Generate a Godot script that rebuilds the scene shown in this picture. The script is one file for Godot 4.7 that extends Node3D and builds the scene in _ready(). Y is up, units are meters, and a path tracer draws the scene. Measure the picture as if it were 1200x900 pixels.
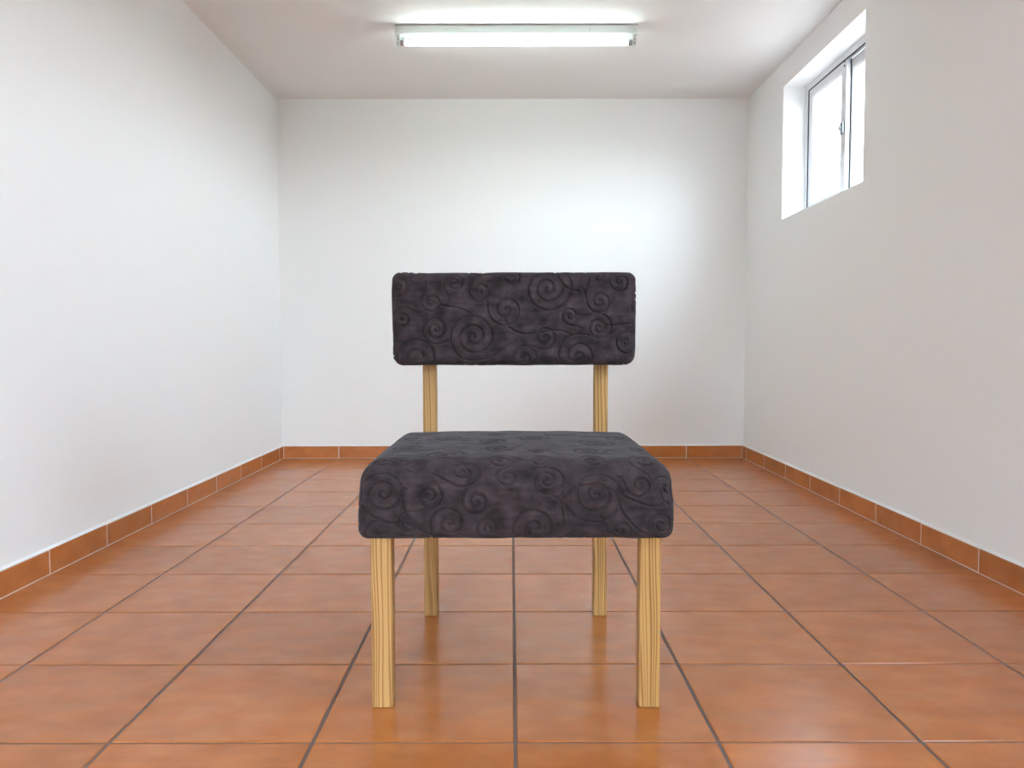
extends Node3D
# A wide upholstered chair alone in a small white room with a clay tile floor.

const X_LEFT := -1.5857        # inner faces of the room, metres
const X_RIGHT := 1.6029
const Z_BACK := -5.6924
const Z_FRONT := 1.6102
const Y_CEILING := 2.4418
const TILE := 0.39982
const TILE_X := 0.0062         # a joint between two columns of tiles
const TILE_Z := -1.58835       # a joint between two rows of tiles
const SKIRT_HEIGHT := 0.0852
const SKIRT_DEPTH := 0.0108
const DOOR_LEFT := -1.15       # open doorway in the wall behind the camera
const DOOR_RIGHT := -0.40
const DOOR_HIGH := 2.10
const SIDE_SILL := 1.3          # the window beside the camera reaches lower
const WINDOW_LOW := 1.522
const WINDOW_HIGH := 2.295

var taken := {}


func _ready() -> void:
	set_camera()
	set_sky()
	make_materials()
	build_shell()
	build_floor()
	build_skirting()
	build_window("window_1", -4.955, -3.825, WINDOW_LOW, "white aluminium sliding window set deep in the right wall")
	build_window("window_2", -1.60, -0.47, SIDE_SILL, "white aluminium sliding window in the right wall beside the camera")
	build_chair()
	build_lamp()


# ---------------------------------------------------------------- camera and daylight

func set_camera() -> void:
	var cam := Camera3D.new()
	cam.name = "camera"
	cam.near = 0.05
	cam.far = 200.0
	cam.projection = Camera3D.PROJECTION_FRUSTUM
	cam.size = 0.05 * 900.0 / 970.06
	cam.frustum_offset = Vector2(0.0, 0.05 * 7.19 / 970.06)
	cam.transform = Transform3D(Basis(Vector3.UP, -0.00044) * Basis(Vector3.RIGHT, -0.05433) * Basis(Vector3.BACK, -0.00143), Vector3(0, 0.78, 0))
	add_child(cam)
	cam.current = true


func set_sky() -> void:
	var sm := ProceduralSkyMaterial.new()
	sm.sky_top_color = Color(0.82, 0.915, 1.0)
	sm.sky_horizon_color = Color(0.91, 0.965, 1.0)
	sm.sky_curve = 0.2
	sm.ground_bottom_color = Color(0.36, 0.37, 0.37)
	sm.ground_horizon_color = Color(0.42, 0.43, 0.43)
	var sky := Sky.new()
	sky.sky_material = sm
	var env := Environment.new()
	env.background_mode = Environment.BG_SKY
	env.sky = sky
	env.background_energy_multiplier = 9.0
	env.tonemap_mode = Environment.TONE_MAPPER_LINEAR
	env.tonemap_exposure = 3.6
	env.sdfgi_enabled = true
	env.ssao_enabled = true
	env.ssil_enabled = true
	var we := WorldEnvironment.new()
	we.name = "environment"
	we.environment = env
	add_child(we)


# ---------------------------------------------------------------- helpers

func numbered(called: String) -> String:
	var n: int = taken.get(called, 0)
	taken[called] = n + 1
	return called if n == 0 else "%s_%03d" % [called, n]


func start() -> SurfaceTool:
	var st := SurfaceTool.new()
	st.begin(Mesh.PRIMITIVE_TRIANGLES)
	st.set_smooth_group(-1)
	return st


func commit(st: SurfaceTool) -> ArrayMesh:
	st.generate_normals()
	return st.commit()


func put(called: String, mesh: Mesh, mat: Material, parent: Node = self) -> MeshInstance3D:
	var o := MeshInstance3D.new()
	o.name = numbered(called) if parent == self else called
	o.mesh = mesh
	o.material_override = mat
	o.cast_shadow = GeometryInstance3D.SHADOW_CASTING_SETTING_ON
	parent.add_child(o, true)
	return o


func thing(called: String, at: Vector3) -> Node3D:
	var o := Node3D.new()
	o.name = numbered(called)
	o.position = at
	add_child(o)
	return o


func structure(o: Node, label: String, category: String) -> void:
	o.set_meta("kind", "structure")
	o.set_meta("label", label)
	o.set_meta("category", category)


# one convex polygon, turned to face away from `inside`
func poly(st: SurfaceTool, pts: Array, inside: Vector3, uv_scale := 1.0, uv_off := Vector2.ZERO) -> void:
	var n: Vector3 = (pts[1] - pts[0]).cross(pts[2] - pts[0])
	if n.dot(pts[0] - inside) < 0.0:
		n = -n
	else:
		pts = pts.duplicate()
		pts.reverse()
	var ax := n.abs()
	for i in range(1, pts.size() - 1):
		for k in [0, i, i + 1]:
			var p: Vector3 = pts[k]
			var uv := Vector2(p.x, p.y)
			if ax.x >= ax.y and ax.x >= ax.z:
				uv = Vector2(p.z, p.y)
			elif ax.y >= ax.x and ax.y >= ax.z:
				uv = Vector2(p.x, p.z)
			st.set_uv(uv * uv_scale + uv_off)
			st.add_vertex(p)


func box(st: SurfaceTool, lo: Vector3, hi: Vector3, ch := 0.0, uv_scale := 1.0, uv_off := Vector2.ZERO) -> void:
	var mid := (lo + hi) * 0.5
	var h := (hi - lo) * 0.5
	var signs := [-1.0, 1.0]
	for axis in 3:
		var b := (axis + 1) % 3
		var c := (axis + 2) % 3
		for s: float in signs:
			var face := []
			for q in [[-1, -1], [1, -1], [1, 1], [-1, 1]]:
				var p := Vector3.ZERO
				p[axis] = s * h[axis]
				p[b] = q[0] * (h[b] - ch)
				p[c] = q[1] * (h[c] - ch)
				face.append(mid + p)
			poly(st, face, mid, uv_scale, uv_off)
		if ch > 0.0:
			for sb: float in signs:
				for sc: float in signs:
					var edge := []
					for e in [[-1, 0], [1, 0], [1, 1], [-1, 1]]:
						var p := Vector3.ZERO
						p[axis] = e[0] * (h[axis] - ch)
						p[b] = sb * (h[b] - (ch if e[1] == 1 else 0.0))
						p[c] = sc * (h[c] - (ch if e[1] == 0 else 0.0))
						edge.append(mid + p)
					poly(st, edge, mid, uv_scale, uv_off)
	if ch > 0.0:
		for sx: float in signs:
			for sy: float in signs:
				for sz: float in signs:
					var s := Vector3(sx, sy, sz)
					var tri := []
					for axis in 3:
						var p := h - Vector3(ch, ch, ch)
						p[axis] = h[axis]
						tri.append(mid + p * s)
					poly(st, tri, mid, uv_scale, uv_off)


# prism along x: profile points are (z, y)
func prism_x(st: SurfaceTool, profile: Array, x0: float, x1: float) -> void:
	var mid := Vector3((x0 + x1) * 0.5, 0, 0)
	for p: Vector2 in profile:
		mid += Vector3(0, p.y, p.x) / profile.size()
	var a := []
	var b := []
	for p: Vector2 in profile:
		a.append(Vector3(x0, p.y, p.x))
		b.append(Vector3(x1, p.y, p.x))
	poly(st, a, mid)
	poly(st, b, mid)
	for i in profile.size():
		var j := (i + 1) % profile.size()
		poly(st, [a[i], b[i], b[j], a[j]], mid)


# solid of revolution about x through (y, z); profile of (x, radius)
func lathe_x(profile: Array, y: float, z: float, n := 24) -> ArrayMesh:
	var st := SurfaceTool.new()
	st.begin(Mesh.PRIMITIVE_TRIANGLES)
	st.set_smooth_group(0)
	for i in profile.size() - 1:
		var p: Vector2 = profile[i]
		var q: Vector2 = profile[i + 1]
		for k in n:
			var a := TAU * k / n
			var b := TAU * (k + 1) / n
			var v := []
			for w in [[p, a], [p, b], [q, b], [q, a]]:
				v.append(Vector3(w[0].x, y + cos(w[1]) * w[0].y, z + sin(w[1]) * w[0].y))
			for t in [[0, 1, 2], [0, 2, 3]]:
				for m in t:
					st.set_uv(Vector2(v[m].x, 0))
					st.add_vertex(v[m])
	st.generate_normals()
	return st.commit()


# ---------------------------------------------------------------- materials

var m_wall: StandardMaterial3D
var m_ceiling: StandardMaterial3D
var m_grout: StandardMaterial3D
var m_joint: StandardMaterial3D
var m_caulk: StandardMaterial3D
var m_tiles: Array[StandardMaterial3D] = []
var m_fabric: StandardMaterial3D
var m_wood: StandardMaterial3D
var m_frame: StandardMaterial3D
var m_steel: StandardMaterial3D
var m_black: StandardMaterial3D
var m_seal: StandardMaterial3D
var m_latch: StandardMaterial3D
var m_glass: StandardMaterial3D
var m_housing: StandardMaterial3D
var m_tube: StandardMaterial3D


func plain(c: Color, rough: float, metal := 0.0) -> StandardMaterial3D:
	var m := StandardMaterial3D.new()
	m.albedo_color = c
	m.roughness = rough
	m.metallic = metal
	return m


func noise(seed_: int, freq: float, octaves := 4) -> FastNoiseLite:
	var n := FastNoiseLite.new()
	n.seed = seed_
	n.noise_type = FastNoiseLite.TYPE_SIMPLEX_SMOOTH
	n.frequency = freq
	n.fractal_octaves = octaves
	return n


func noise_texture(seed_: int, freq: float, octaves: int, size := 512) -> NoiseTexture2D:
	var t := NoiseTexture2D.new()
	t.width = size
	t.height = size
	t.seamless = true
	t.noise = noise(seed_, freq, octaves)
	return t


func make_materials() -> void:
	var roller := noise_texture(3, 0.06, 3)
	roller.as_normal_map = true
	roller.bump_strength = 3.0
	m_wall = plain(Color(0.955, 0.952, 0.945), 0.82)
	m_wall.normal_enabled = true
	m_wall.normal_texture = roller
	m_wall.normal_scale = 0.08
	m_wall.uv1_triplanar = true
	m_wall.uv1_world_triplanar = true
	m_wall.uv1_scale = Vector3(2.0, 2.0, 2.0)
	m_ceiling = m_wall.duplicate()
	m_ceiling.albedo_color = Color(0.945, 0.935, 0.925)
	m_caulk = plain(Color(0.95, 0.95, 0.945), 0.6)

	m_grout = plain(Color(0.47, 0.405, 0.37), 0.95)
	m_grout.metallic_specular = 0.1
	m_joint = plain(Color(0.86, 0.77, 0.70), 0.9)

	var ripple := noise_texture(21, 0.025, 3)
	ripple.as_normal_map = true
	ripple.bump_strength = 3.0
	for k in 6:
		var m := StandardMaterial3D.new()
		m.albedo_texture = clay_texture(k)
		m.roughness = 0.24
		m.metallic_specular = 0.52
		m.normal_enabled = true
		m.normal_texture = ripple
		m.normal_scale = 0.05
		m_tiles.append(m)

	m_fabric = StandardMaterial3D.new()
	m_fabric.albedo_texture = velvet_texture()
	m_fabric.roughness = 0.92
	m_fabric.metallic_specular = 0.25
	m_fabric.rim_enabled = true
	m_fabric.rim = 0.16
	m_fabric.rim_tint = 0.5
	m_fabric.uv1_triplanar = true
	m_fabric.uv1_scale = Vector3(1.2, 1.2, 1.2)
	m_fabric.uv1_offset = Vector3(0.5, 0.5, 0.5)
	m_fabric.heightmap_enabled = true
	m_fabric.heightmap_texture = noise_texture(31, 0.4, 2, 1024)
	m_fabric.heightmap_scale = 0.06

	m_wood = StandardMaterial3D.new()
	m_wood.albedo_texture = pine_texture()
	m_wood.uv1_scale = Vector3(1.0, 0.25, 1.0)
	m_wood.roughness = 0.55
	m_wood.metallic_specular = 0.4

	m_frame = plain(Color(0.90, 0.90, 0.905), 0.4)
	m_steel = plain(Color(0.66, 0.66, 0.67), 0.4, 0.6)
	m_latch = plain(Color(0.42, 0.42, 0.43), 0.4, 0.3)
	m_seal = plain(Color(0.20, 0.20, 0.21), 0.8)
	m_black = plain(Color(0.05, 0.05, 0.05), 0.7)
	m_glass = plain(Color(1, 1, 1, 0.06), 0.02)
	m_glass.transparency = BaseMaterial3D.TRANSPARENCY_ALPHA
	m_housing = plain(Color(0.86, 0.88, 0.87), 0.45)
	m_tube = plain(Color(0.95, 0.97, 0.97), 0.3)
	m_tube.emission_enabled = true
	m_tube.emission = Color(0.90, 1.0, 0.99)
	m_tube.emission_energy_multiplier = 2.5


# fired clay: streaks and soft blotches of ochre and red, a few dark specks
func clay_texture(k: int) -> ImageTexture:
	var n := 320
	var streak := noise(100 + k, 0.008, 4)
	var blotch := noise(200 + k, 0.007, 3)
	var fine := noise(300 + k, 0.09, 3)
	var tone: float = [0.0, 0.015, -0.03, 0.01, -0.015, 0.025][k]
	var im := Image.create_empty(n, n, false, Image.FORMAT_RGB8)
	for y in n:
		for x in n:
			var a := streak.get_noise_2d(x * 0.8, y * 1.7)
			var b := blotch.get_noise_2d(x, y * 1.3)
			var c := fine.get_noise_2d(x * 0.7, y * 1.5)
			var v := 1.0 + tone + 0.055 * a + 0.075 * b + 0.015 * c
			var w := 0.5 + 0.7 * b - 0.3 * a
			var col := Color(0.745, 0.428, 0.190).lerp(Color(0.705, 0.438, 0.232), clampf(w, 0, 1))
			im.set_pixel(x, y, Color(col.r * v, col.g * v, col.b * v))
	return ImageTexture.create_from_image(im)


# charcoal velvet: brushed patches of nap, a faint weave and pale flecks of lint
func velvet_texture() -> ImageTexture:
	var n := 1024
	var nap := noise(71, 0.015, 4)
	var brush := noise(72, 0.022, 4)
	var fine := noise(73, 0.25, 2)
	var im := Image.create_empty(n, n, false, Image.FORMAT_RGB8)
	for y in n:
		for x in n:
			var v := 1.0 + 0.5 * nap.get_noise_2d(x, y) + 0.22 * brush.get_noise_2d(x * 0.35, y * 2.0) + 0.16 * fine.get_noise_2d(x, y)
			im.set_pixel(x, y, Color(0.222 * v, 0.192 * v, 0.202 * v))
	var rng := RandomNumberGenerator.new()
	rng.seed = 9
	for s in 2600:
		var p := Vector2i(rng.randi_range(0, n - 1), rng.randi_range(0, n - 1))
		im.set_pixelv(p, im.get_pixelv(p).lightened(rng.randf_range(0.1, 0.3)))
	return ImageTexture.create_from_image(im)


# pine: long growth lines, wandering a little; u crosses the board, v runs along it
func pine_texture() -> ImageTexture:
	var w := 512
	var h := 512
	var wander := noise(81, 0.006, 3)
	var ring := noise(82, 0.02, 3)
	var pore := noise(83, 0.12, 3)
	var im := Image.create_empty(w, h, false, Image.FORMAT_RGB8)
	for y in h:
		for x in w:
			var q := x + 60.0 * wander.get_noise_2d(x * 0.35, y * 0.22)
			var t := fposmod(q / 22.0 + 1.5 * ring.get_noise_2d(q * 0.6, 7.0), 1.0)
			var late := (smoothstep(0.25, 0.86, t) - smoothstep(0.88, 1.0, t)) * (0.62 + 0.6 * ring.get_noise_2d(q * 2.0, 90.0))
			var v := 1.0 + 0.045 * pore.get_noise_2d(x * 2.2, y * 0.08) + 0.03 * ring.get_noise_2d(q * 0.5, y * 0.1)
			var col := Color(0.755, 0.595, 0.365).lerp(Color(0.500, 0.325, 0.145), clampf(late, 0, 1))
			im.set_pixel(x, y, Color(col.r * v, col.g * v, col.b * v))
	return ImageTexture.create_from_image(im)


# ---------------------------------------------------------------- room

func slab(called: String, lo: Vector3, hi: Vector3, mat: Material, label: String, category: String) -> MeshInstance3D:
	var st := start()
	box(st, lo, hi)
	var o := put(called, commit(st), mat)
	structure(o, label, category)
	return o


func build_shell() -> void:
	slab("wall_left", Vector3(X_LEFT - 0.2, -0.15, Z_BACK), Vector3(X_LEFT, Y_CEILING, Z_FRONT), m_wall, "plain white painted wall on the left side", "wall")
	slab("wall_back", Vector3(X_LEFT - 0.2, -0.15, Z_BACK - 0.2), Vector3(X_RIGHT + 0.22, Y_CEILING, Z_BACK), m_wall, "plain white painted end wall behind the chair", "wall")
	var zf := Z_FRONT
	var sf := start()
	box(sf, Vector3(X_LEFT - 0.2, -0.15, zf), Vector3(DOOR_LEFT, Y_CEILING, zf + 0.2))
	box(sf, Vector3(DOOR_RIGHT, -0.15, zf), Vector3(X_RIGHT + 0.22, Y_CEILING, zf + 0.2))
	box(sf, Vector3(DOOR_LEFT, DOOR_HIGH, zf), Vector3(DOOR_RIGHT, Y_CEILING, zf + 0.2))
	structure(put("wall_front", commit(sf), m_wall), "white painted wall with an open doorway behind the camera", "wall")
	var sd := start()
	for x in [DOOR_LEFT, DOOR_RIGHT - 0.035]:
		box(sd, Vector3(x, 0, zf - 0.012), Vector3(x + 0.035, DOOR_HIGH, zf + 0.2), 0.002)
	box(sd, Vector3(DOOR_LEFT + 0.035, DOOR_HIGH - 0.035, zf - 0.012), Vector3(DOOR_RIGHT - 0.035, DOOR_HIGH, zf + 0.2), 0.002)
	structure(put("door_1", commit(sd), m_frame), "white door frame round the open doorway behind the camera", "door frame")
	slab("trim_1", Vector3(DOOR_LEFT, -0.15, zf), Vector3(DOOR_RIGHT, -0.001, zf + 0.2), m_grout, "threshold under the open doorway behind the camera", "threshold")
	slab("ceiling", Vector3(X_LEFT - 0.2, Y_CEILING, Z_BACK - 0.2), Vector3(X_RIGHT + 0.22, Y_CEILING + 0.2, Z_FRONT + 0.2), m_ceiling, "flat white painted ceiling", "ceiling")
	var st := start()
	var x0 := X_RIGHT
	var x1 := X_RIGHT + 0.22
	box(st, Vector3(x0, -0.15, Z_BACK), Vector3(x1, WINDOW_LOW, -1.60))
	box(st, Vector3(x0, -0.15, -1.60), Vector3(x1, SIDE_SILL, -0.47))
	box(st, Vector3(x0, -0.15, -0.47), Vector3(x1, WINDOW_LOW, Z_FRONT))
	box(st, Vector3(x0, WINDOW_HIGH, Z_BACK), Vector3(x1, Y_CEILING, Z_FRONT))
	for span in [[Z_BACK, -4.955], [-3.825, -1.60], [-0.47, Z_FRONT]]:
		box(st, Vector3(x0, WINDOW_LOW, span[0]), Vector3(x1, WINDOW_HIGH, span[1]))
	var wall := put("wall_right", commit(st), m_wall)
	structure(wall, "white painted wall on the right side with a high window recess", "wall")


var tile_meshes := {}


func tile_mesh(size: Vector3) -> ArrayMesh:
	var key := "%.4f %.4f %.4f" % [size.x, size.y, size.z]
	if not tile_meshes.has(key):
		var st := start()
		box(st, size * -0.5, size * 0.5, 0.0017, 1.0 / TILE, Vector2(0.5, 0.5))
		tile_meshes[key] = commit(st)
	return tile_meshes[key]


func build_floor() -> void:
	var ground := slab("floor", Vector3(X_LEFT, -0.15, Z_BACK), Vector3(X_RIGHT, -0.0024, Z_FRONT), m_grout, "terracotta clay tile floor with dark recessed grout joints", "floor")
	var rng := RandomNumberGenerator.new()
	rng.seed = 5
	var gap := 0.0034
	for row in range(-8, 11):
		var z1 := TILE_Z - row * TILE
		var z0 := maxf(z1 - TILE, Z_BACK)
		for column in range(-4, 4):
			var x0 := maxf(TILE_X + column * TILE, X_LEFT)
			var x1 := minf(TILE_X + (column + 1) * TILE, X_RIGHT)
			var size := Vector3(x1 - x0 - 2.0 * gap, 0.010, z1 - z0 - 2.0 * gap)
			var o := put("floor_tile", tile_mesh(size), m_tiles[rng.randi_range(0, 5)], ground)
			o.position = Vector3((x0 + x1) * 0.5, -0.005 - rng.randf_range(0.0, 0.0003), (z0 + z1) * 0.5)
			o.rotation = Vector3(rng.randf_range(-0.0008, 0.0008), PI * rng.randi_range(0, 1), rng.randf_range(-0.0008, 0.0008))


func build_skirting() -> void:
	var rng := RandomNumberGenerator.new()
	rng.seed = 8
	var d := SKIRT_DEPTH
	var inner_l := X_LEFT + d
	var inner_r := X_RIGHT - d
	var back := Z_BACK + d
	var front := Z_FRONT - d
	for side in ["left", "right", "back", "front"]:
		var st := start()
		var along_z: bool = side == "left" or side == "right"
		var s := 1.0 if side == "left" or side == "back" else -1.0
		var wall_at: float = {"left": X_LEFT, "right": X_RIGHT, "back": Z_BACK, "front": Z_FRONT}[side]
		var cuts: Array = []
		if along_z:
			cuts.append(back)
			for row in range(10, -8, -1):
				cuts.append(TILE_Z - row * TILE)
			cuts.append(front)
		else:
			cuts.append(inner_l)
			for column in range(-3, 4):
				cuts.append(TILE_X + column * TILE)
			cuts.append(inner_r)
			if side == "front":
				cuts = [inner_l, TILE_X - 3 * TILE]
		# mortar bed that shows in the joints
		var bed := d - 0.0009
		if along_z:
			box(st, Vector3(minf(wall_at, wall_at + s * bed), 0.0, back - bed), Vector3(maxf(wall_at, wall_at + s * bed), SKIRT_HEIGHT - 0.0006, front))
		else:
			box(st, Vector3(inner_l, 0.0, minf(wall_at, wall_at + s * bed)), Vector3(cuts[-1], SKIRT_HEIGHT - 0.0006, maxf(wall_at, wall_at + s * bed)))
		var base := put("baseboard_" + side, commit(st), m_joint)
		structure(base, {"left": "terracotta tile skirting along the left wall", "right": "terracotta tile skirting along the right wall", "back": "terracotta tile skirting along the end wall", "front": "terracotta tile skirting behind the camera"}[side], "baseboard")
		for i in cuts.size() - 1:
			var a: float = cuts[i] + 0.0024
			var b: float = cuts[i + 1] - 0.0024
			var size := Vector3(b - a, SKIRT_HEIGHT - 0.003, 0.0088)
			var o := put("skirting_tile", tile_mesh(size), m_tiles[rng.randi_range(0, 5)], base)
			var deep := s * (d - 0.0044 + rng.randf_range(-0.0004, 0.0004))
			var y := SKIRT_HEIGHT * 0.5 + rng.randf_range(-0.0006, 0.0006) + 0.0010
			if along_z:
				o.position = Vector3(wall_at + deep, y, (a + b) * 0.5)
				o.rotation.y = s * PI / 2
			else:
				o.position = Vector3((a + b) * 0.5, y, wall_at + deep)
				o.rotation.y = 0.0 if s > 0 else PI
		# white bead of filler between the skirting and the paint
		var bead := start()
		var y0 := SKIRT_HEIGHT + 0.0004
		var prof := [Vector2(0, y0), Vector2(0, y0 + 0.009), Vector2(0.0035, y0 + 0.0075), Vector2(0.0075, y0 + 0.003), Vector2(0.0085, y0)]
		if along_z:
			prism_x(bead, prof, -(front - back) * 0.5, (front - back) * 0.5)
		else:
			prism_x(bead, prof, -(cuts[-1] - inner_l) * 0.5, (cuts[-1] - inner_l) * 0.5)
		var bo := put("filler_bead", commit(bead), m_caulk, base)
		if along_z:
			bo.rotation.y = s * PI / 2
			bo.position = Vector3(wall_at, 0, (front + back) * 0.5)
		else:
			bo.rotation.y = 0.0 if s > 0 else PI
			bo.position = Vector3((inner_l + cuts[-1]) * 0.5, 0, wall_at)


# four rails round an opening in the plane across x
func rails(st: SurfaceTool, x0: float, x1: float, y0: float, y1: float, z0: float, z1: float, side: float, top: float, low: float) -> void:
	box(st, Vector3(x0, y0, z0), Vector3(x1, y1, z0 + side), 0.0015)
	box(st, Vector3(x0, y0, z1 - side), Vector3(x1, y1, z1), 0.0015)
	box(st, Vector3(x0, y1 - top, z0 + side), Vector3(x1, y1, z1 - side), 0.0015)
	box(st, Vector3(x0, y0, z0 + side), Vector3(x1, y0 + low, z1 - side), 0.0015)


func build_window(called: String, z0: float, z1: float, y0: float, label: String) -> Node3D:
	var root := thing(called, Vector3(0, 0, 0))
	structure(root, label, "window")
	var x := X_RIGHT + 0.130
	var y1 := WINDOW_HIGH
	# outer frame with a deep channel for the two tracks
	var st := start()
	rails(st, x, x + 0.070, y0, y1, z0, z1, 0.022, 0.022, 0.022)
	rails(st, x, x + 0.006, y0 + 0.02, y1 - 0.02, z0 + 0.02, z1 - 0.02, 0.010, 0.012, 0.012)
	rails(st, x + 0.032, x + 0.035, y0 + 0.02, y1 - 0.02, z0 + 0.02, z1 - 0.02, 0.006, 0.012, 0.012)
	put("frame", commit(st), m_frame, root)
	# dark brush seals in the gaps round and between the sashes
	var sl := start()
	rails(sl, x + 0.0062, x + 0.012, y0 + 0.021, y1 - 0.021, z0 + 0.021, z1 - 0.021, 0.016, 0.016, 0.010)
	put("seal", commit(sl), m_seal, root)
	var zm := z0 + 0.572
	var lo := y0 + 0.026
	var hi := y1 - 0.030
	for k in 2:
		var xa := x + (0.009 if k == 0 else 0.038)
		var xb := xa + 0.022
		var a := z0 + 0.028 if k == 0 else zm - 0.048
		var b := zm if k == 0 else z1 - 0.028
		var ss := start()
		var stile := 0.064
		rails(ss, xa, xb, lo, hi, a, b, stile, 0.052, 0.055)
		# glazing bead set back behind the face
		rails(ss, xa + 0.006, xb - 0.003, lo + 0.05, hi - 0.05, a + stile - 0.002, b - stile + 0.002, 0.007, 0.008, 0.008)
		var sash := put("sash", commit(ss), m_frame, root)
		var g := start()
		box(g, Vector3(xa + 0.010, lo + 0.045, a + stile - 0.006), Vector3(xa + 0.014, hi - 0.045, b - stile + 0.006))
		put("pane", commit(g), m_glass, sash)
		if k == 0:
			var br := start()
			box(br, Vector3(xb, lo, b - 0.014), Vector3(xb + 0.006, hi, b - 0.002))
			put("brush_seal", commit(br), m_seal, sash)
			var l := start()
			box(l, Vector3(xa - 0.016, 1.882, b - 0.038), Vector3(xa, 1.946, b - 0.010), 0.004)
			box(l, Vector3(xa - 0.026, 1.902, b - 0.034), Vector3(xa - 0.015, 1.926, b - 0.016), 0.003)
			var latch := put("latch", commit(l), m_latch, sash)
			latch.set_meta("label", "small grey metal latch")
			for yy in [hi - 0.006, hi - 0.030]:
				var s2 := start()
				box(s2, Vector3(xa - 0.0015, yy - 0.007, b - 0.032), Vector3(xa + 0.002, yy + 0.005, b - 0.018), 0.001)
				put("screw_hole", commit(s2), m_black, sash)
	return root


# ---------------------------------------------------------------- chair

const MAP := 0.0011            # metres in a cell of the relief map
const MAP_W := 820
const MAP_H := 800
var relief := PackedFloat32Array()
var circles: Array[Vector3] = []   # scrolls placed so far: x, y, radius


func press(p: Vector2, wide: float, deep: float) -> void:
	var c := p / MAP + Vector2(MAP_W * 0.5, MAP_H * 0.35)
	var reach := int(ceil(wide * 2.4 / MAP))
	var cx := int(c.x)
	var cy := int(c.y)
	if cx < reach + 1 or cy < reach + 1 or cx > MAP_W - reach - 2 or cy > MAP_H - reach - 2:
		return
	var k := MAP * MAP / (wide * wide)
	for y in range(cy - reach, cy + reach + 1):
		var dy := y - c.y
		var row := y * MAP_W
		for x in range(cx - reach, cx + reach + 1):
			var dx := x - c.x
			var v := -deep * exp(-(dx * dx + dy * dy) * k)
			if v < relief[row + x]:
				relief[row + x] = v


# a pressed spiral that unwinds into a tail bending the other way
func spiral(c: Vector2, r: float, turns: float, start_angle: float, hand: float, tail: float, wide := 0.0024, deep := 0.0070) -> void:
	if turns > 1.0:
		circles.append(Vector3(c.x, c.y, r * 1.08))
	var length := turns * TAU
	var t := 0.35
	var p := c
	var last := c
	while t < length:
		var rr := r * pow(t / length, 1.08)
		last = p
		p = c + Vector2.from_angle(start_angle + hand * t) * rr
		press(p, wide, deep)
		t += MAP * 1.5 / maxf(rr, 0.003)
	var heading := (p - last).angle()
	var walked := 0.0
	while walked < tail:
		var f := walked / tail
		heading += hand * MAP * 1.5 / r * lerpf(1.0, -1.5, f)
		p += Vector2.from_angle(heading) * MAP * 1.5
		press(p, wide * lerpf(1.0, 0.8, f), deep * lerpf(1.0, 0.45, f))
		walked += MAP * 1.5


# small scrolls in the gaps that the large ones leave
func fill_gaps(seed_: int, lo: Vector2, hi: Vector2) -> void:
	var rng := RandomNumberGenerator.new()
	rng.seed = seed_
	for k in 2200:
		var p := Vector2(rng.randf_range(lo.x, hi.x), rng.randf_range(lo.y, hi.y))
		var free := 0.045
		for c in circles:
			free = minf(free, p.distance_to(Vector2(c.x, c.y)) - c.z)
		if free > 0.025:
			spiral(p, free - 0.002, rng.randf_range(1.4, 2.0), rng.randf_range(0, TAU), 1.0 if rng.randf() < 0.5 else -1.0, free * 1.7)


func fresh_relief() -> void:
	circles.clear()
	relief.resize(MAP_W * MAP_H)
	relief.fill(0.0)


func relief_at(u: float, v: float) -> float:
	var x := u / MAP + MAP_W * 0.5
	var y := v / MAP + MAP_H * 0.35
	if x < 0 or y < 0 or x >= MAP_W - 1 or y >= MAP_H - 1:
		return 0.0
	var i := int(x)
	var j := int(y)
	var fx := x - i
	var fy := y - j
	var o := j * MAP_W + i
	return lerpf(lerpf(relief[o], relief[o + 1], fx), lerpf(relief[o + MAP_W], relief[o + MAP_W + 1], fx), fy)


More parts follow.
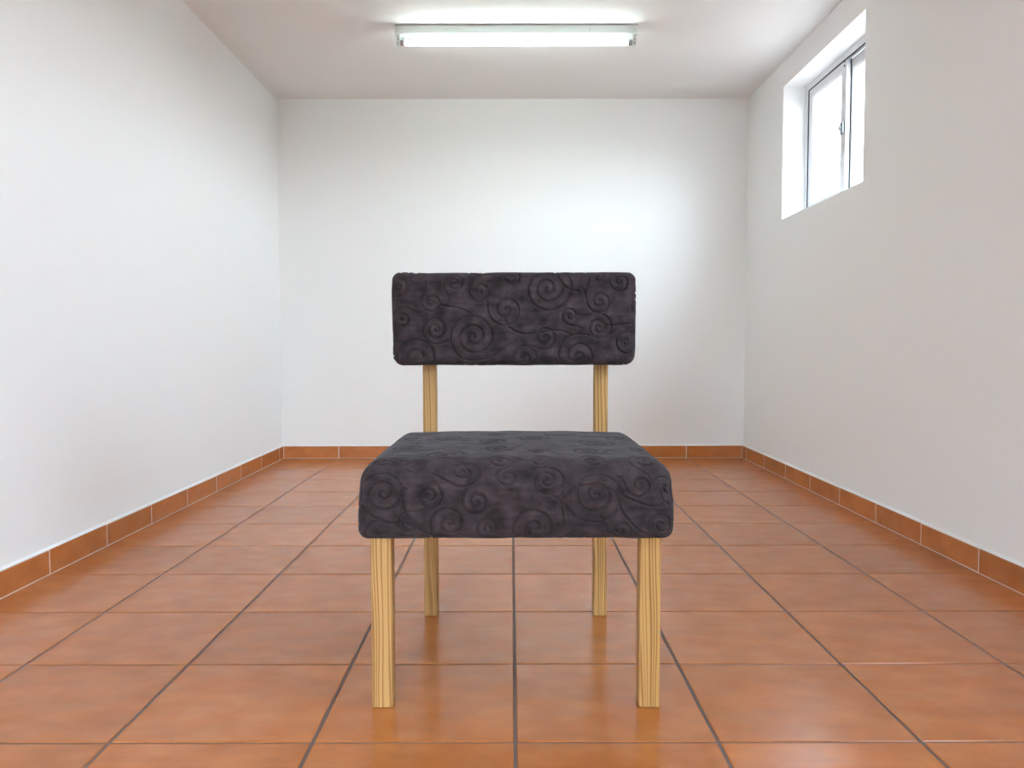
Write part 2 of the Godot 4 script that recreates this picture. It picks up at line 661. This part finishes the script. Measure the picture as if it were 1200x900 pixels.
# a rounded, slightly domed block whose cover carries the pressed pattern
func cushion(h: Vector3, r_top: float, r_low: float, dome: float, front_dome: float, step: float, zero_v: float) -> ArrayMesh:
	var st := SurfaceTool.new()
	st.begin(Mesh.PRIMITIVE_TRIANGLES)
	st.set_smooth_group(0)
	var soft := noise(91, 9.0, 2)
	var count := [int(2 * h.x / step), int(2 * h.y / step), int(2 * h.z / step)]
	var first := 0
	for axis in 3:
		var b := (axis + 1) % 3
		var c := (axis + 2) % 3
		for s: float in [-1.0, 1.0]:
			var nb: int = count[b]
			var nc: int = count[c]
			for j in nc + 1:
				for i in nb + 1:
					var p := Vector3.ZERO
					p[axis] = s * h[axis]
					p[b] = h[b] * (2.0 * i / nb - 1.0)
					p[c] = h[c] * (2.0 * j / nc - 1.0)
					var r := lerpf(r_low, r_top, smoothstep(-0.5, 0.5, p.y / h.y))
					var core := p.clamp(-h + Vector3(r, r, r), h - Vector3(r, r, r))
					var n := (p - core).normalized()
					var q := core + n * r
					var fx := 1.0 - pow(q.x / h.x, 2)
					var fz := 1.0 - pow(q.z / h.z, 2)
					var fy := 1.0 - pow(q.y / h.y, 2)
					var depth := h.z - q.z
					var v := q.y + depth * signf(q.y) - zero_v
					var across := relief_at(q.x, v)
					var aside := relief_at(signf(q.x) * (h.x + depth * 0.9), q.y - zero_v)
					var w := smoothstep(0.55, 0.85, absf(n.x))
					var push := lerpf(across, aside * 0.6, w) * (1.0 - 3.2 * w * (1.0 - w)) * (1.0 - 0.5 * maxf(0.0, n.y)) + 0.0016 * soft.get_noise_3dv(q)
					q += n * push
					q.y += dome * maxf(fx, 0.0) * maxf(fz, 0.0) * maxf(0.0, n.y)
					q.z += front_dome * maxf(fx, 0.0) * maxf(fy, 0.0) * maxf(0.0, n.z)
					q.x += 0.5 * front_dome * maxf(fy, 0.0) * n.x
					st.add_vertex(q)
			for j in nc:
				for i in nb:
					var o := first + j * (nb + 1) + i
					var e := o + nb + 1
					var tri := [o, e, o + 1, o + 1, e, e + 1] if s > 0 else [o, o + 1, e, o + 1, e + 1, e]
					for k in tri:
						st.add_index(k)
			first += (nb + 1) * (nc + 1)
	st.generate_normals()
	return st.commit()


func leg(root: Node3D, lo: Vector3, hi: Vector3, shift: float) -> void:
	var st := start()
	box(st, lo, hi, 0.0022, 4.0, Vector2(shift, 0.06))
	put("leg", commit(st), m_wood, root)


func build_chair() -> void:
	var at := Vector3(0.0085, 0, -2.05)
	var root := thing("upholstered_chair", at)
	root.set_meta("label", "wide pine chair with charcoal swirl-embossed velvet seat and backrest")
	root.set_meta("category", "chair")
	# legs; the far pair run up behind the backrest
	for s: float in [-1.0, 1.0]:
		leg(root, Vector3(minf(s * 0.2650, s * 0.3095), 0.0, 0.264), Vector3(maxf(s * 0.2650, s * 0.3095), 0.392, 0.3075), 0.13 + 0.31 * s)
	for s: float in [-1.0, 1.0]:
		leg(root, Vector3(minf(s * 0.2250, s * 0.2625) + 0.002, 0.0, -0.3405), Vector3(maxf(s * 0.2250, s * 0.2625) + 0.002, 0.93, -0.2965), 0.41 + 0.23 * s)

	# seat: pattern coordinates are metres across and metres back from (or down from) the front top edge
	fresh_relief()
	var i := 0
	for q in [[-0.280, -0.066, 0.055, 2.6], [-0.083, -0.084, 0.030, 1.9], [-0.140, -0.130, 0.037, 1.8], [0.064, -0.039, 0.039, 2.3], [0.168, -0.070, 0.060, 2.6], [0.040, -0.142, 0.058, 2.4], [0.306, -0.136, 0.036, 2.2], [-0.017, -0.030, 0.024, 1.8], [-0.157, 0.067, 0.046, 2.6], [0.041, 0.310, 0.042, 2.2], [0.049, 0.110, 0.026, 2.0], [0.274, 0.030, 0.036, 2.2], [0.161, 0.120, 0.038, 2.2], [-0.060, 0.243, 0.041, 2.3], [-0.246, 0.190, 0.040, 2.4], [0.190, 0.250, 0.050, 2.5], [0.290, 0.170, 0.036, 2.0], [-0.170, 0.330, 0.046, 2.3], [-0.280, 0.380, 0.040, 2.0], [0.120, 0.420, 0.045, 2.3], [0.260, 0.380, 0.044, 2.2], [-0.050, 0.430, 0.040, 2.2], [-0.240, 0.500, 0.045, 2.2], [0.030, 0.550, 0.045, 2.2], [0.220, 0.540, 0.046, 2.2], [-0.110, 0.560, 0.035, 2.0], [-0.040, 0.140, 0.034, 2.0], [-0.215, 0.005, 0.022, 1.6], [0.390, -0.080, 0.045, 2.2], [-0.390, -0.080, 0.045, 2.2]]:
		var hand := 1.0 if i % 3 != 1 else -1.0
		spiral(Vector2(q[0], q[1]), q[2], q[3], 1.9 * i + 0.4, hand, q[2] * 1.9)
		i += 1
	fill_gaps(17, Vector2(-0.42, -0.17), Vector2(0.42, 0.03))
	# long sweeping lines between the spirals
	for q in [[-0.215, -0.040, 0.080, 3.6, 1.0], [0.245, -0.010, 0.100, 3.5, 1.0], [0.090, -0.105, 0.095, 1.6, -1.0], [-0.110, -0.045, 0.085, 0.9, 1.0]]:
		spiral(Vector2(q[0], q[1]), q[2], 0.16, q[3], q[4], q[2] * 1.6, 0.0026, 0.0072)
	var seat := put("seat", cushion(Vector3(0.3325, 0.0830, 0.314), 0.050, 0.019, 0.015, 0.006, 0.0018, 0.0830), m_fabric, root)
	seat.position = Vector3(0, 0.4535, 0.013)
	seat.set_meta("label", "thick charcoal velvet seat cushion with pressed swirls")

	# backrest: pattern measured from the middle of its face
	fresh_relief()
	i = 0
	for q in [[0.090, 0.080, 0.065, 2.9], [-0.022, 0.024, 0.047, 2.0], [-0.108, -0.048, 0.070, 2.9], [-0.220, 0.045, 0.029, 1.8], [-0.159, 0.096, 0.030, 1.9], [-0.299, 0.001, 0.030, 1.8], [-0.211, -0.029, 0.039, 2.4], [0.082, -0.049, 0.032, 2.0], [0.151, 0.008, 0.025, 1.6], [0.229, 0.046, 0.033, 1.9], [0.228, -0.024, 0.037, 2.4], [0.284, 0.099, 0.032, 1.9], [-0.009, 0.112, 0.030, 1.8], [0.025, -0.104, 0.040, 2.2], [-0.258, -0.105, 0.062, 2.4], [0.172, -0.100, 0.058, 2.4], [0.304, -0.060, 0.045, 2.2], [-0.309, 0.088, 0.032, 1.9], [-0.090, 0.160, 0.040, 2.0], [0.180, 0.165, 0.040, 2.0], [-0.230, 0.165, 0.035, 2.0]]:
		var hand := 1.0 if i % 2 == 0 else -1.0
		spiral(Vector2(q[0], q[1]), q[2], q[3], 2.3 * i + 1.1, hand, q[2] * 1.8)
		i += 1
	fill_gaps(23, Vector2(-0.42, -0.20), Vector2(0.42, 0.24))
	for q in [[-0.022, 0.024, 0.078, 4.2, 1.0], [-0.070, 0.100, 0.075, 2.6, -1.0], [0.190, 0.085, 0.070, 4.0, -1.0], [-0.235, 0.105, 0.065, 3.9, 1.0]]:
		spiral(Vector2(q[0], q[1]), q[2], 0.18, q[3], q[4], q[2] * 1.7, 0.0026, 0.0070)
	var back := put("backrest", cushion(Vector3(0.3275, 0.1250, 0.0590), 0.020, 0.028, 0.0, 0.006, 0.0018, 0.0), m_fabric, root)
	back.position = Vector3(-0.002, 0.8505, -0.2375)
	back.set_meta("label", "charcoal velvet backrest cushion with pressed swirls")


# ---------------------------------------------------------------- lamp

func build_lamp() -> void:
	var cx := 0.0272
	var zf := -4.391            # near face of the housing
	var half := 0.633
	var root := thing("ceiling_light", Vector3(cx, Y_CEILING, zf - 0.031))
	root.set_meta("label", "white single-tube fluorescent batten lit on the ceiling")
	root.set_meta("category", "lamp")
	# coordinates from here: x along the lamp, y down from the ceiling, z from its middle
	var st := start()
	prism_x(st, [Vector2(-0.031, -0.004), Vector2(0.031, -0.004), Vector2(0.0305, -0.041), Vector2(0.026, -0.0465), Vector2(-0.026, -0.0465), Vector2(-0.0305, -0.041)], -half, half)
	put("housing", commit(st), m_housing, root)
	# spacers that hold the housing just off the ceiling
	for x in [-0.45, 0.0, 0.45]:
		var sp := start()
		box(sp, Vector3(x - 0.02, -0.0045, -0.018), Vector3(x + 0.02, 0.0, 0.018))
		put("spacer", commit(sp), m_housing, root)
	var slot := start()
	box(slot, Vector3(0.379, -0.036, 0.0302), Vector3(0.382, -0.020, 0.0322))
	put("cover_clip", commit(slot), m_steel, root)
	var y_tube := -0.082
	for s: float in [-1.0, 1.0]:
		var hs := start()
		prism_x(hs, [Vector2(-0.022, -0.044), Vector2(0.022, -0.044), Vector2(0.021, -0.080), Vector2(0.014, -0.097), Vector2(-0.014, -0.097), Vector2(-0.021, -0.080)], minf(s * 0.606, s * 0.624), maxf(s * 0.606, s * 0.624))
		var holder := put("lamp_holder", commit(hs), m_housing, root)
		for y in [-0.072, -0.090]:
			var c := start()
			box(c, Vector3(minf(s * 0.612, s * 0.6185), y - 0.0035, 0.018), Vector3(maxf(s * 0.612, s * 0.6185), y + 0.0035, 0.0235), 0.001)
			put("contact", commit(c), m_steel, holder)
	var tube := put("lamp_tube", lathe_x([Vector2(-0.585, 0.002), Vector2(-0.585, 0.0135), Vector2(-0.582, 0.0155), Vector2(0.582, 0.0155), Vector2(0.585, 0.0135), Vector2(0.585, 0.002)], y_tube, 0.0), m_tube, root)
	tube.set_meta("label", "glowing white fluorescent tube")
	for s: float in [-1.0, 1.0]:
		put("end_cap", lathe_x([Vector2(s * 0.584, 0.002), Vector2(s * 0.584, 0.0150), Vector2(s * 0.603, 0.0150), Vector2(s * 0.607, 0.012), Vector2(s * 0.607, 0.002)], y_tube, 0.0), m_steel, tube)
	# the light that the tube gives, on three sides of it
	for side in [[Vector3(0, -0.0165, 0), -PI / 2, 0.10], [Vector3(0, 0, 0.0165), PI, 0.06], [Vector3(0, 0, -0.0165), 0.0, 0.06]]:
		var l := AreaLight3D.new()
		l.name = "tube_glow"
		l.area_size = Vector2(1.16, 0.024)
		l.light_color = Color(0.90, 1.0, 0.99)
		l.light_energy = side[2]
		l.shadow_enabled = true
		l.area_range = 12.0
		l.area_attenuation = 2.0
		l.position = Vector3(0, y_tube, 0) + side[0]
		l.rotation.x = side[1]
		root.add_child(l, true)
